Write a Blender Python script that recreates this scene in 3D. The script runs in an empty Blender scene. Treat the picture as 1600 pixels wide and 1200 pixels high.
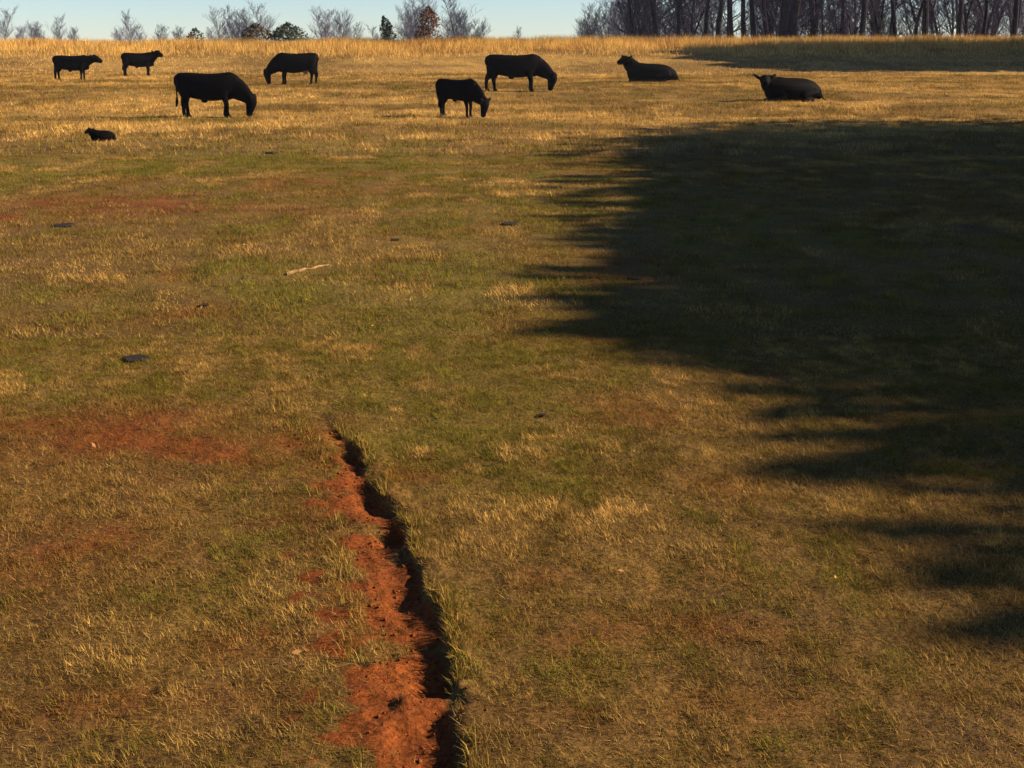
import bpy, bmesh, math, random
import numpy as np
from mathutils import Vector, Matrix

random.seed(7)
rng = np.random.default_rng(11)
R = math.radians
scene = bpy.context.scene
COL = scene.collection

# ------------------------------------------------------------------ camera, sky, sun, exposure
F = 1950.0                 # focal length in photo pixels (photo 1600 wide)
CAM_Z = 2.3
HORIZON = 62.0             # row of the true horizon
PPX, PPY = 800.0, 300.0    # optical centre
PITCH = math.atan((PPY - HORIZON) / F)
cam_d = bpy.data.cameras.new('camera')
cam = bpy.data.objects.new('camera', cam_d)
COL.objects.link(cam)
cam_d.sensor_width = 36.0
cam_d.lens = F / 1600.0 * 36.0
cam_d.shift_y = -(600.0 - PPY) / 1600.0
cam_d.clip_start = 0.1
cam_d.clip_end = 3000
cam.location = (0, 0, CAM_Z)
cam.rotation_euler = (R(90) - PITCH, 0, 0)
scene.camera = cam

SUN_EL = R(27)
SUN_AZ = R(4)              # 0 = from the right (+x), positive swings behind the herd (+y)
world = bpy.data.worlds.new('World')
scene.world = world
world.use_nodes = True
wn = world.node_tree.nodes
sky = wn.new('ShaderNodeTexSky')
sky.sky_type = 'NISHITA'
sky.sun_disc = False
sky.sun_elevation = SUN_EL
sky.sun_rotation = R(90) - SUN_AZ
sky.altitude = 300
sky.air_density = 0.85
sky.dust_density = 0.0
sky.ozone_density = 4.8
wn['Background'].inputs['Strength'].default_value = 0.05
world.node_tree.links.new(sky.outputs[0], wn['Background'].inputs['Color'])

sun_d = bpy.data.lights.new('sun', 'SUN')
sun_d.energy = 5.0
sun_d.angle = R(0.55)
sun_d.color = (1.0, 0.82, 0.56)
sun = bpy.data.objects.new('sun', sun_d)
COL.objects.link(sun)
sdir = Vector((math.cos(SUN_EL) * math.cos(SUN_AZ), math.cos(SUN_EL) * math.sin(SUN_AZ), math.sin(SUN_EL)))
sun.rotation_euler = sdir.to_track_quat('Z', 'Y').to_euler()
sun.location = (40, 0, 40)

scene.view_settings.view_transform = 'Standard'
scene.view_settings.look = 'None'
scene.view_settings.exposure = 1.42
scene.view_settings.gamma = 1.0
scene.view_settings.use_curve_mapping = False

# ------------------------------------------------------------------ noise and terrain
_perm = np.random.default_rng(3).random((256, 256))

def vnoise(x, y):
    x = np.asarray(x, float); y = np.asarray(y, float)
    xi = np.floor(x).astype(int); yi = np.floor(y).astype(int)
    fx = x - xi; fy = y - yi
    fx = fx * fx * (3 - 2 * fx); fy = fy * fy * (3 - 2 * fy)
    a = _perm[xi & 255, yi & 255]; b = _perm[(xi + 1) & 255, yi & 255]
    c = _perm[xi & 255, (yi + 1) & 255]; d = _perm[(xi + 1) & 255, (yi + 1) & 255]
    return (a * (1 - fx) + b * fx) * (1 - fy) + (c * (1 - fx) + d * fx) * fy

def fbm(x, y, o=4):
    s = 0; a = 1; t = 0
    for i in range(o):
        s = s + a * vnoise(x * 2 ** i + 17.3 * i, y * 2 ** i + 9.1 * i); t += a; a *= 0.5
    return s / t

def sstep(a, b, x):
    t = np.clip((np.asarray(x, float) - a) / (b - a), 0, 1)
    return t * t * (3 - 2 * t)

def base_z(X, Y):
    X = np.asarray(X, float); Y = np.asarray(Y, float)
    z = 0.38 * sstep(36, 50, Y) + 0.08 * sstep(50, 64, Y)
    cr = 1.54 + 0.004 * np.clip(X, -40, 40) + 0.25 * (fbm(X * 0.05 + 3, X * 0 + 5, 2) - 0.5)
    z = z + cr * sstep(65, 84, Y)
    z = z - 6.5 * sstep(86, 170, Y)
    z = z + 0.16 * (fbm(X * 0.11 + 40, Y * 0.11, 2) - 0.5) * sstep(7, 16, Y)
    z = z + 0.05 * (fbm(X * 0.5 + 7, Y * 0.5, 2) - 0.5)
    return z

def px(x, y):
    """photo pixel -> point on the terrain"""
    d = Vector(((x - PPX) / F, -(y - PPY) / F, -1.0))
    d = cam.rotation_euler.to_matrix() @ d
    lo, hi, n = 2.5, 130.0, 700
    for _ in range(3):
        t = np.geomspace(lo, hi, n)
        below = CAM_Z + d.z * t <= base_z(d.x * t, d.y * t)
        if not below.any(): return Vector((0, 0, CAM_Z)) + d * 80
        k = int(np.argmax(below)); lo, hi, n = t[max(k - 1, 0)], t[k], 60
    return Vector((0, 0, CAM_Z)) + d * hi

def at(x, y, Y):
    """photo pixel -> point at depth Y (world y)"""
    d = Vector(((x - PPX) / F, -(y - PPY) / F, -1.0))
    d = cam.rotation_euler.to_matrix() @ d
    return Vector((0, 0, CAM_Z)) + d * (Y / d.y)

# the rut: centre line traced over the ground, width grows toward the viewer
RUT = [px(*p) for p in ((488, 640), (512, 662), (540, 702), (577, 755), (602, 815), (628, 880), (648, 935), (662, 1000), (678, 1080), (692, 1160), (712, 1250))]
RUT = [(p.x, p.y) for p in RUT]
RUT.append((RUT[-1][0] - 0.05, 2.6)); RUT.append((RUT[-1][0] - 0.25, 1.2))
RUT_Y = np.array([p[1] for p in RUT][::-1]); RUT_X = np.array([p[0] for p in RUT][::-1])

def rut_terms(X, Y):
    cx = np.interp(Y, RUT_Y, RUT_X) + 0.14 * (fbm(Y * 2.2, Y * 0 + 2, 3) - 0.5)
    end = 1 - sstep(RUT_Y[-1] - 0.9, RUT_Y[-1] + 0.1, Y)
    u = X - cx
    return u, end

def rut_wide(Y):
    return 1.0 - 0.55 * sstep(4.6, RUT_Y[-1], Y)

def rut_z(X, Y):
    u, end = rut_terms(X, Y)
    k = rut_wide(Y)
    hoofp = vnoise(Y * 7.5, Y * 0 + 8)
    w = (0.058 + 0.06 * (hoofp - 0.5) + .04 * (fbm(X * 14, Y * 22, 2) - .5)) * (.45 + .55 * k)
    depth = (0.040 + 0.075 * (vnoise(Y * 6.1, Y * 0 + 1) - 0.5)) * end * (.5 + .5 * k)
    right = 1 - sstep(w * 0.7, w * 0.7 + 0.03, u)
    left = sstep(-0.24 * k, -0.02 * k, u) ** 2.0
    lumps = 0.055 * (fbm(X * 11, Y * 11, 4) - 0.5) * (sstep(-0.35, -0.1, u) * (1 - sstep(0.1, 0.3, u))) * end
    rim = 0.02 * np.exp(-((u - 0.13) / 0.06) ** 2) * end
    return -depth * right * left + lumps + rim

def terr(X, Y):
    X = np.asarray(X, float); Y = np.asarray(Y, float)
    z = base_z(X, Y) + rut_z(X, Y)
    near = 1 - sstep(14, 30, np.hypot(X, Y))
    z = z + near * (0.022 * (fbm(X * 3.1, Y * 3.1, 3) - 0.5) + 0.022 * (fbm(X * 14, Y * 14, 3) - 0.5))
    far = 1 - near
    return z + far * 0.05 * (fbm(X * 1.3, Y * 1.3, 2) - 0.5)

# patches of the ground, each (photo point it was seen at, half-size in metres along x and y)
def patch_field(X, Y, plist):
    v = np.zeros_like(np.asarray(X, float))
    wx = (fbm(X * 1.7 + 5, Y * 1.7, 3) - 0.5) * 1.3
    wy = (fbm(X * 1.7 + 55, Y * 1.7 + 9, 3) - 0.5) * 1.3
    for (c, rx, ry, s) in plist:
        dx = (X - c.x) / rx; dy = (Y - c.y) / ry
        i = np.nonzero((np.abs(dx) < 2.9) & (np.abs(dy) < 2.9))
        q = (dx[i] + wx[i]) ** 2 + (dy[i] + wy[i]) ** 2
        v[i] = np.maximum(v[i], s * np.exp(-q * 1.1))
    return v

RED = [(px(235, 690), 0.75, 0.65, 1.0), (px(320, 715), 0.5, 0.40, .9), (px(60, 690), .75, .5, .75), (px(150, 660), .8, .35, .7), (px(470, 700), .3, .5, .8), (px(510, 800), .3, .5, .6), (px(540, 950), .22, .3, .6),
       (px(240, 322), 1.1, 1.1, .85), (px(110, 318), 1.0, .9, .8), (px(10, 342), 0.35, 0.5, 1.0),
       (px(470, 285), 0.8, 1.0, .6), (px(600, 300), .9, .8, .35), (px(430, 330), 0.9, .9, .35),
       (px(110, 850), .5, .4, .6), (px(20, 900), .4, .35, .6), (px(950, 420), .5, 0.7, .6), (px(275, 430), .18, .3, .8),
       (px(1010, 640), .45, .3, .6), (px(890, 520), .5, .6, .45), (px(650, 740), .22, .2, .7), (px(1130, 760), .35, .25, .3),
       (px(960, 985), .32, .14, .5), (px(1100, 900), .25, .12, .25), (px(760, 980), .25, .14, .35), (px(310, 490), .5, .5, .45),
       (px(390, 1000), .25, .16, .55), (px(230, 1100), .4, .15, .5), (px(1200, 1100), .4, .15, .25), (px(900, 1120), .3, .12, .2),
       (px(1130, 985), .22, .12, .5), (px(830, 900), .2, .12, .35), (px(570, 272), .3, .5, .7)]
GREEN = [(px(700, 480), 1.6, 3.0, .8), (px(800, 560), 1.2, 1.6, .7), (px(640, 600), 1.0, 1.2, .75), (px(760, 680), .8, .7, .6), (px(560, 440), 1.6, 1.6, .8), (px(640, 260), 4, 3.5, .7), (px(250, 260), 5, 3.0, .6), (px(900, 330), 3, 4, .6),(px(100, 250), 4.0, 3.5, .7), (px(450, 440), 1.6, 1.6, .85), (px(620, 500), 2.0, 2.0, .6), (px(740, 420), 1.3, 3.5, .7),
         (px(700, 560), 1.2, 1.2, .7), (px(620, 670), .8, .5, .75), (px(700, 640), .9, .9, .65), (px(100, 570), 1.2, .9, .5), (px(300, 610), .9, .5, .55),
         (px(820, 640), .8, .7, .5), (px(540, 240), 3.0, 3.0, .45), (px(850, 760), .6, .35, .45), (px(500, 860), .35, .25, .4),
         (px(290, 940), .5, .2, .35), (px(300, 190), 4.0, 1.3, .55), (px(590, 96), 7.0, 1.6, .8), (px(740, 96), 6.0, 1.6, .6), (px(1080, 155), 6, 1.4, .55),
         (px(260, 130), 5, 1.8, .5), (px(900, 106), 4, 1.6, .45), (px(1200, 420), 3.0, 4.0, .4)]
GOLD = [(px(780, 297), .75, 1.1, 1.0), (px(150, 205), 3.4, 1.6, .9), (px(330, 215), 2.0, 1.0, .6), (px(500, 150), 4.5, 2.6, .55), (px(680, 215), 2.4, 1.4, .6),
        (px(560, 190), 3.0, 1.5, .5), (px(80, 165), 4.0, 2.0, .7), (px(860, 215), 3.0, 1.2, .7), (px(1000, 180), 5.0, 1.6, .6), (px(1230, 170), 4, 1.2, .8),
        (px(330, 102), 5, .8, .9), (px(130, 128), 3, 1.0, .8), (px(640, 118), 6, 1.3, .7), (px(900, 118), 5, 1.2, .7), (px(1150, 118), 6, 1.2, .6),
        (px(690, 290), .5, .8, .6), (px(830, 460), .45, .8, .7), (px(800, 700), .5, .35, .6), (px(880, 800), .4, .2, .5)]

C_TAN = np.array([0.42, 0.245, 0.066]); C_GOLD = np.array([0.66, 0.40, 0.115]); C_GREEN = np.array([0.165, 0.138, 0.020])
C_BROWN = np.array([0.195, 0.108, 0.026]); C_RED = np.array([0.145, 0.038, 0.008]); C_SOIL = np.array([0.10, 0.052, 0.020]); C_DUN = np.array([0.29, 0.188, 0.050])

def fields(X, Y):
    red = patch_field(X, Y, RED)
    u, end = rut_terms(X, Y)
    kw = rut_wide(Y)
    bank = sstep(-0.32, -0.20, u / kw + 1.15 * (fbm(X * 8, Y * 8, 4) - 0.5)) * (1 - sstep(0.03, 0.06, u)) * end
    red = red * (.5 + .5 * sstep(.34, .58, fbm(X * 4.3 + 8, Y * 4.3, 4)))
    red = np.maximum(red, bank)
    green = patch_field(X, Y, GREEN)
    gold = patch_field(X, Y, GOLD)
    far = sstep(25, 34, Y + 5 * (fbm(X * .3, Y * .3, 2) - .5))
    return red, green, gold, far, bank

# ------------------------------------------------------------------ materials
def mat_new(name):
    m = bpy.data.materials.new(name)
    m.use_nodes = True
    n = m.node_tree.nodes; n.clear()
    return m, n, m.node_tree.links

def mat_plain(name, col, rough=0.8, var=0.25, scale=8.0, bump=0.2, spec=0.2, col2=None, bscale=None):
    m, n, l = mat_new(name)
    out = n.new('ShaderNodeOutputMaterial'); b = n.new('ShaderNodeBsdfPrincipled')
    tc = n.new('ShaderNodeTexCoord'); nz = n.new('ShaderNodeTexNoise')
    nz.inputs['Scale'].default_value = scale; nz.inputs['Detail'].default_value = 5
    l.new(tc.outputs['Object'], nz.inputs['Vector'])
    cr = n.new('ShaderNodeValToRGB')
    a = [c * (1 - var) for c in col]; c2 = [c * (1 + var) for c in (col2 or col)]
    cr.color_ramp.elements[0].position = 0.32; cr.color_ramp.elements[1].position = 0.68
    cr.color_ramp.elements[0].color = (*a, 1); cr.color_ramp.elements[1].color = (*c2, 1)
    l.new(nz.outputs['Fac'], cr.inputs['Fac']); l.new(cr.outputs[0], b.inputs['Base Color'])
    b.inputs['Roughness'].default_value = rough
    b.inputs['Specular IOR Level'].default_value = spec
    if bump:
        bp = n.new('ShaderNodeBump'); bp.inputs['Strength'].default_value = bump; bp.inputs['Distance'].default_value = 0.02
        n2 = n.new('ShaderNodeTexNoise'); n2.inputs['Scale'].default_value = bscale or scale * 4; n2.inputs['Detail'].default_value = 4
        l.new(tc.outputs['Object'], n2.inputs['Vector'])
        l.new(n2.outputs['Fac'], bp.inputs['Height']); l.new(bp.outputs[0], b.inputs['Normal'])
    l.new(b.outputs[0], out.inputs['Surface'])
    return m

def mat_grass(name, trans=0.25):
    m, n, l = mat_new(name)
    out = n.new('ShaderNodeOutputMaterial'); at_ = n.new('ShaderNodeAttribute'); at_.attribute_name = 'Col'
    d = n.new('ShaderNodeBsdfDiffuse'); t = n.new('ShaderNodeBsdfTranslucent'); mx = n.new('ShaderNodeMixShader')
    mx.inputs[0].default_value = trans
    l.new(at_.outputs['Color'], d.inputs['Color']); l.new(at_.outputs['Color'], t.inputs['Color'])
    l.new(d.outputs[0], mx.inputs[1]); l.new(t.outputs[0], mx.inputs[2]); l.new(mx.outputs[0], out.inputs['Surface'])
    return m

def mat_ground():
    m, n, l = mat_new('pasture_ground')
    out = n.new('ShaderNodeOutputMaterial'); b = n.new('ShaderNodeBsdfPrincipled')
    at_ = n.new('ShaderNodeAttribute'); at_.attribute_name = 'Col'
    tc = n.new('ShaderNodeTexCoord')
    n1 = n.new('ShaderNodeTexNoise'); n1.inputs['Scale'].default_value = 45; n1.inputs['Detail'].default_value = 8; n1.inputs['Roughness'].default_value = 0.7
    n2 = n.new('ShaderNodeTexNoise'); n2.inputs['Scale'].default_value = 2.2; n2.inputs['Detail'].default_value = 5
    for q in (n1, n2): l.new(tc.outputs['Object'], q.inputs['Vector'])
    r1 = n.new('ShaderNodeMapRange'); r1.inputs[1].default_value = .3; r1.inputs[2].default_value = .7; r1.inputs[3].default_value = .22; r1.inputs[4].default_value = 1.65
    r2 = n.new('ShaderNodeMapRange'); r2.inputs[1].default_value = .3; r2.inputs[2].default_value = .7; r2.inputs[3].default_value = .75; r2.inputs[4].default_value = 1.2
    l.new(n1.outputs['Fac'], r1.inputs[0]); l.new(n2.outputs['Fac'], r2.inputs[0])
    mu = n.new('ShaderNodeMath'); mu.operation = 'MULTIPLY'; l.new(r1.outputs[0], mu.inputs[0]); l.new(r2.outputs[0], mu.inputs[1])
    vm = n.new('ShaderNodeVectorMath'); vm.operation = 'SCALE'; l.new(at_.outputs['Color'], vm.inputs[0]); l.new(mu.outputs[0], vm.inputs['Scale'])
    l.new(vm.outputs[0], b.inputs['Base Color'])
    b.inputs['Roughness'].default_value = 0.95; b.inputs['Specular IOR Level'].default_value = 0.1
    bp = n.new('ShaderNodeBump'); bp.inputs['Strength'].default_value = 0.7; bp.inputs['Distance'].default_value = 0.02
    l.new(n1.outputs['Fac'], bp.inputs['Height']); l.new(bp.outputs[0], b.inputs['Normal'])
    l.new(b.outputs[0], out.inputs['Surface'])
    return m

M_GROUND = mat_ground()
M_GRASS = mat_grass('grass_blade', 0.22)
M_NEEDLE = mat_plain('cedar_foliage', (0.035, 0.045, 0.02), 0.8, .4, 3, 0)
M_CEDARBROWN = mat_plain('winter_cedar_foliage', (0.075, 0.055, 0.035), 0.8, .4, 3, 0)
M_OAKLEAF = mat_plain('dead_oak_leaf', (0.16, 0.075, 0.045), 0.8, .4, 3, 0)
M_BARK = mat_plain('dark_bark', (0.017, 0.013, 0.020), 0.9, .4, 4, .5, .1)
M_TWIG = mat_plain('grey_twig', (0.046, 0.037, 0.068), 0.9, .3, 4, 0, .1)
M_HIDE = mat_plain('black_hide', (0.0018, 0.0014, 0.0018), 0.7, .3, 5, .25, .03, bscale=60)
M_HOOF = mat_plain('dark_hoof', (0.018, 0.015, 0.013), 0.6, .2, 8, 0)
M_EYE = mat_plain('dark_eye', (0.01, 0.008, 0.007), 0.2, .1, 8, 0, .5)
M_UDDER = mat_plain('pale_udder', (0.30, 0.20, 0.16), 0.6, .1, 8, 0)
M_DUNG = mat_plain('dried_dung', (0.018, 0.012, 0.009), 0.85, .4, 14, .6, .2)
M_STICK = mat_plain('bleached_stick', (0.20, 0.12, 0.048), 0.8, .45, 14, .4, .2)
M_CLOD = mat_plain('red_clay_clod', (0.16, 0.044, 0.011), 0.95, .35, 20, .5, .05)

# ------------------------------------------------------------------ helpers
def mesh_np(name, verts, faces_flat, nper, cols=None, smooth=False):
    me = bpy.data.meshes.new(name)
    nv = len(verts); nf = len(faces_flat) // nper
    me.vertices.add(nv); me.vertices.foreach_set('co', np.ascontiguousarray(verts, dtype=np.float32).ravel())
    me.loops.add(nf * nper); me.loops.foreach_set('vertex_index', np.ascontiguousarray(faces_flat, dtype=np.int32))
    me.polygons.add(nf); me.polygons.foreach_set('loop_start', np.arange(0, nf * nper, nper, dtype=np.int32))
    try: me.polygons.foreach_set('loop_total', np.full(nf, nper, dtype=np.int32))
    except Exception: pass
    if smooth: me.polygons.foreach_set('use_smooth', np.ones(nf, dtype=bool))
    me.update(calc_edges=True)
    if cols is not None:
        ca = me.color_attributes.new('Col', 'FLOAT_COLOR', 'POINT')
        c4 = np.ones((nv, 4), dtype=np.float32); c4[:, :3] = cols
        ca.data.foreach_set('color', c4.ravel())
    return me

def link(name, me, m=None, parent=None, **props):
    o = bpy.data.objects.new(name, me)
    COL.objects.link(o)
    if m is not None and me is not None and len(me.materials) == 0: me.materials.append(m)
    if parent: o.parent = parent
    for k, v in props.items(): o[k] = v
    return o

def bm_mesh(name, bm, smooth=True):
    me = bpy.data.meshes.new(name); bm.to_mesh(me); bm.free()
    if smooth: me.polygons.foreach_set('use_smooth', [True] * len(me.polygons))
    return me

# ------------------------------------------------------------------ ground sheet
def build_ground():
    ang = np.concatenate([np.linspace(-180, -30, 60, endpoint=False), np.linspace(-30, 30, 400, endpoint=False), np.linspace(30, 180, 60, endpoint=False)])
    ang = np.radians(ang)
    rad = np.concatenate([[0.02, .8, 1.8, 2.8], np.geomspace(3.3, 12, 330, endpoint=False), np.geomspace(12, 110, 190, endpoint=False), np.geomspace(110, 500, 24)])
    na, nr = len(ang), len(rad)
    A, Q = np.meshgrid(ang, rad)
    X = Q * np.sin(A); Y = Q * np.cos(A)
    Z = terr(X, Y)
    V = np.stack([X, Y, Z], -1).reshape(-1, 3)
    i = np.arange(nr - 1)[:, None] * na; j = np.arange(na)[None, :]; jn = (j + 1) % na
    Fc = np.stack([i + j, i + jn, i + na + jn, i + na + j], -1).reshape(-1, 4)[:, ::-1]
    x, y = V[:, 0], V[:, 1]
    red, green, gold, far, bank = fields(x, y)
    n = fbm(x * 2.3, y * 2.3, 4)[:, None]
    c = (C_SOIL * (1 - n) + C_BROWN * n * 0.9) * .85
    c = c * (1 - 0.6 * green[:, None]) + C_GREEN * .75 * 0.6 * green[:, None]
    tf = (far * .75)[:, None]
    bl = sstep(.40, .62, fbm(x * .16 + 11, y * .42 + 5, 4))[:, None]
    c = c * (1 - tf) + tf * ((C_TAN * .75 * bl + C_BROWN * .8 * (1 - bl)) * (0.6 + .8 * n))
    r = np.clip(red, 0, 1)[:, None]
    c = c * (1 - r) + C_RED * (0.7 + 0.6 * n) * r
    me = mesh_np('pasture', V, Fc.ravel(), 4, c, smooth=True)
    link('ground', me, M_GROUND, kind='structure', label='rough grazed pasture with red clay showing, rising to a crest')
build_ground()

# ------------------------------------------------------------------ grass
def blades(name, X, Y, h, w, lean, cols, segs, label, cat='grass'):
    n = len(X)
    Z = terr(X, Y) - 0.004
    az = rng.random(n) * 2 * np.pi
    fa = az + np.pi / 2 + rng.normal(0, .5, n)
    sx, sy = np.cos(fa) * w / 2, np.sin(fa) * w / 2
    lx, ly = np.cos(az) * lean * h, np.sin(az) * lean * h
    up = h * np.sqrt(np.clip(1 - lean ** 2 * .8, .05, 1))
    if segs == 1:
        V = np.empty((n, 3, 3), np.float32)
        V[:, 0] = np.stack([X - sx, Y - sy, Z], -1); V[:, 1] = np.stack([X + sx, Y + sy, Z], -1)
        V[:, 2] = np.stack([X + lx, Y + ly, Z + up], -1)
        fl = np.arange(n * 3); k = 3
    else:
        V = np.empty((n, 5, 3), np.float32)
        V[:, 0] = np.stack([X - sx, Y - sy, Z], -1); V[:, 1] = np.stack([X + sx, Y + sy, Z], -1)
        mx, my, mz = X + lx * .35, Y + ly * .35, Z + up * .62
        V[:, 2] = np.stack([mx - sx * .75, my - sy * .75, mz], -1); V[:, 3] = np.stack([mx + sx * .75, my + sy * .75, mz], -1)
        V[:, 4] = np.stack([X + lx, Y + ly, Z + up], -1)
        b = np.arange(n)[:, None] * 5
        fl = (b + np.array([0, 1, 3, 0, 3, 2, 2, 3, 4])).ravel(); k = 5
    c = np.repeat(cols, k, axis=0)
    me = mesh_np(name, V.reshape(-1, 3), fl, 3, c)
    return link(name, me, M_GRASS, kind='stuff', label=label)

def scatter(n, y0, y1, p=1.0):
    """points over the strip of field between depths y0 and y1"""
    u = rng.random(n)
    Y = np.sqrt(y0 ** 2 + u * (y1 ** 2 - y0 ** 2))
    X = (rng.random(n) * 2 - 1) * (0.47 * Y + 0.6)
    return X, Y

def pick(palette, weights, n, coh=None):
    W = np.stack(weights, -1); W = W / W.sum(-1, keepdims=True)
    cs = np.cumsum(W, -1); r = rng.random(n)
    if coh is not None: r = np.clip(.62 * coh + .38 * r, 0, .999)
    return np.array(palette)[(r[:, None] > cs).sum(-1).clip(0, len(palette) - 1)]

def rank01(v):
    o = np.empty(len(v)); o[np.argsort(v)] = np.linspace(0, 1, len(v)); return o

def grass_layer(name, n, y0, y1, hrange, w, segs, label, clump, tall=None):
    X, Y = scatter(n, y0, y1)
    red, green, gold, far, bank = fields(X, Y)
    tuft = fbm(X * clump, Y * clump, 3)
    u, end = rut_terms(X, Y)
    inrut = (np.abs(u + 0.0) < 0.06 * rut_wide(Y) + .01) & (end > .25)
    keep = rng.random(n) < np.clip(0.62 + 3.0 * (tuft - 0.45), 0.42, 1) * (1 - 0.7 * np.clip(red, 0, 1)) * (1 - .45 * bank)
    keep &= ~inrut
    X, Y, red, green, gold, far, tuft = [a[keep] for a in (X, Y, red, green, gold, far, tuft)]
    m = len(X)
    pat = fbm(X * .9 + 30, Y * .9, 4)
    pat2 = fbm(X * .35 + 3, Y * .35 + 70, 3)
    band = fbm(X * .16 + 11, Y * .42 + 5, 4)
    light = sstep(.40, .62, band) * far
    wt_tan = .22 + 1.0 * light + 1.0 * sstep(.48, .68, pat)
    wt_gold = .03 + 2.4 * gold + 1.7 * light * sstep(.38, .56, pat2)
    wt_green = .15 + 2.3 * green + .9 * sstep(.48, .68, 1 - pat) * (1 - .5 * light) + .3 * far * (1 - light)
    wt_brown = .35 + .9 * sstep(.46, .64, pat2) * (1 - .6 * light) + .9 * red + .4 * far * (1 - light)
    wt_dun = np.full(m, .38)
    coh = rank01(fbm(X * clump * .8 + 21, Y * clump * .55 + 4, 4))
    cols = pick([C_GOLD, C_TAN, C_DUN, C_BROWN, C_GREEN], [wt_gold, wt_tan, wt_dun, wt_brown, np.clip(wt_green, .03, 9)], m, coh)
    cols = cols * (0.34 + 0.55 * rng.random(m) + .6 * rank01(fbm(X * clump * 2.2, Y * clump * 2.2 + 40, 2)))[:, None]
    rr = (np.clip(red, 0, 1) * .62)[:, None]
    cols = cols * (1 - rr) + C_RED * 1.1 * rr
    h = hrange[0] + (hrange[1] - hrange[0]) * rng.random(m) ** 1.6
    h *= (0.55 + 0.9 * tuft) * (1 + .8 * gold)
    if tall is not None: h *= tall(X, Y)
    lean = np.clip(rng.normal(.72, .22, m), .1, 1.05)
    blades(name, X, Y, h, w * (0.7 + .6 * rng.random(m)), lean, cols, segs, label)

grass_layer('grass', 900000, 3.2, 9.5, (.012, .042), .0030, 1, 'short grazed winter grass in the foreground around the red rut', 7.0)
grass_layer('grass', 700000, 9.5, 25, (.022, .07), .0064, 1, 'short green and brown turf in the middle of the pasture', 2.6)
grass_layer('grass', 560000, 25, 66, (.03, .15), .015, 1, 'dry tan tufted grass where the cattle graze', 1.6)

def thatch():
    n = 360000
    X, Y = scatter(n, 3.2, 10.5)
    red, green, gold, far, bank = fields(X, Y)
    u, end = rut_terms(X, Y)
    keep = (rng.random(n) < .95 - .75 * np.clip(red, 0, 1)) & ~((np.abs(u) < .07) & (end > .25))
    X, Y, green = X[keep], Y[keep], green[keep]; m = len(X)
    cols = pick([C_TAN, C_DUN, C_BROWN, C_SOIL * .8, C_GREEN], [np.full(m, .25), np.full(m, .3), np.full(m, .35), np.full(m, .3), .1 + green], m) * (.35 + .8 * rng.random(m))[:, None]
    blades('thatch', X, Y, .02 + .035 * rng.random(m), .0026 + .0014 * rng.random(m), np.clip(rng.normal(1.03, .06, m), .8, 1.1), cols, 1, 'flat matted dead straw between the foreground grass')
thatch()
def rut_edge():
    n = 6500
    Y = 3.3 + (RUT_Y[-1] - 3.1) * rng.random(n)
    k_ = rut_wide(Y)
    side = rng.random(n) < .72
    u = np.where(side, .05 * k_ + .02 + np.abs(rng.normal(0, .035, n)), -.25 * k_ - np.abs(rng.normal(0, .06, n)))
    X = np.interp(Y, RUT_Y, RUT_X) + 0.14 * (fbm(Y * 2.2, Y * 0 + 2, 3) - 0.5) + u
    keep = rng.random(n) < sstep(.42, .62, fbm(X * 7, Y * 7, 2))
    X, Y = X[keep], Y[keep]; m = len(X)
    cols = pick([C_TAN, C_GREEN, C_BROWN, C_DUN], [np.full(m, .3), np.full(m, .4), np.full(m, .4), np.full(m, .3)], m) * (.6 + .6 * rng.random(m))[:, None]
    blades('grass', X, Y, .03 + .055 * rng.random(m) ** 1.5, .0034 + 0 * X, np.clip(rng.normal(.6, .2, m), .1, .95), cols, 2, 'longer ragged grass fringing the red rut')
rut_edge()

def crest_grass():
    n = 330000
    Y = 65 + 31 * rng.random(n); X = (rng.random(n) * 2 - 1) * (0.47 * Y + 2)
    edge = sstep(73, 79, Y + 5 * (fbm(X * .12, Y * .12, 3) - .5))
    tuft = fbm(X * .8, Y * .8, 3)
    keep = rng.random(n) < (.3 + .7 * edge) * np.clip(.4 + 1.3 * (tuft - .25), .1, 1)
    X, Y, edge, tuft = X[keep], Y[keep], edge[keep], tuft[keep]; m = len(X)
    g = patch_field(X, Y, GREEN) * (1 - edge)
    cols = pick([C_TAN, C_GOLD, C_BROWN, np.array([.50, .25, .07]), C_GREEN], [.5 + 0 * X, .5 + .9 * tuft, .2 + 0 * X, .4 * edge + .05, g * 1.2 + .02], m, rank01(fbm(X * .5, Y * .35 + 3, 3)))
    cols = cols * (.65 + .6 * rng.random(m))[:, None]
    h = (.10 + .42 * edge * (.15 + 1.5 * fbm(X * .35 + 9, Y * .35, 3))) * (.55 + .75 * rng.random(m))
    blades('tall_grass', X, Y, h, .022 * (.7 + .6 * rng.random(m)), np.clip(rng.normal(.35, .18, m), .02, .9), cols, 1,
           'tall dry orange broom grass along the crest of the field')
crest_grass()

# ------------------------------------------------------------------ tubes, cattle
def ring(c, d, up, hw, hh, n=12):
    d = d.normalized()
    s = d.cross(up)
    if s.length < 1e-4: s = d.cross(Vector((1, 0, 0)))
    s.normalize(); t = s.cross(d).normalized()
    return [c + s * (math.cos(2 * math.pi * i / n) * hw) + t * (math.sin(2 * math.pi * i / n) * hh) for i in range(n)]

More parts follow.
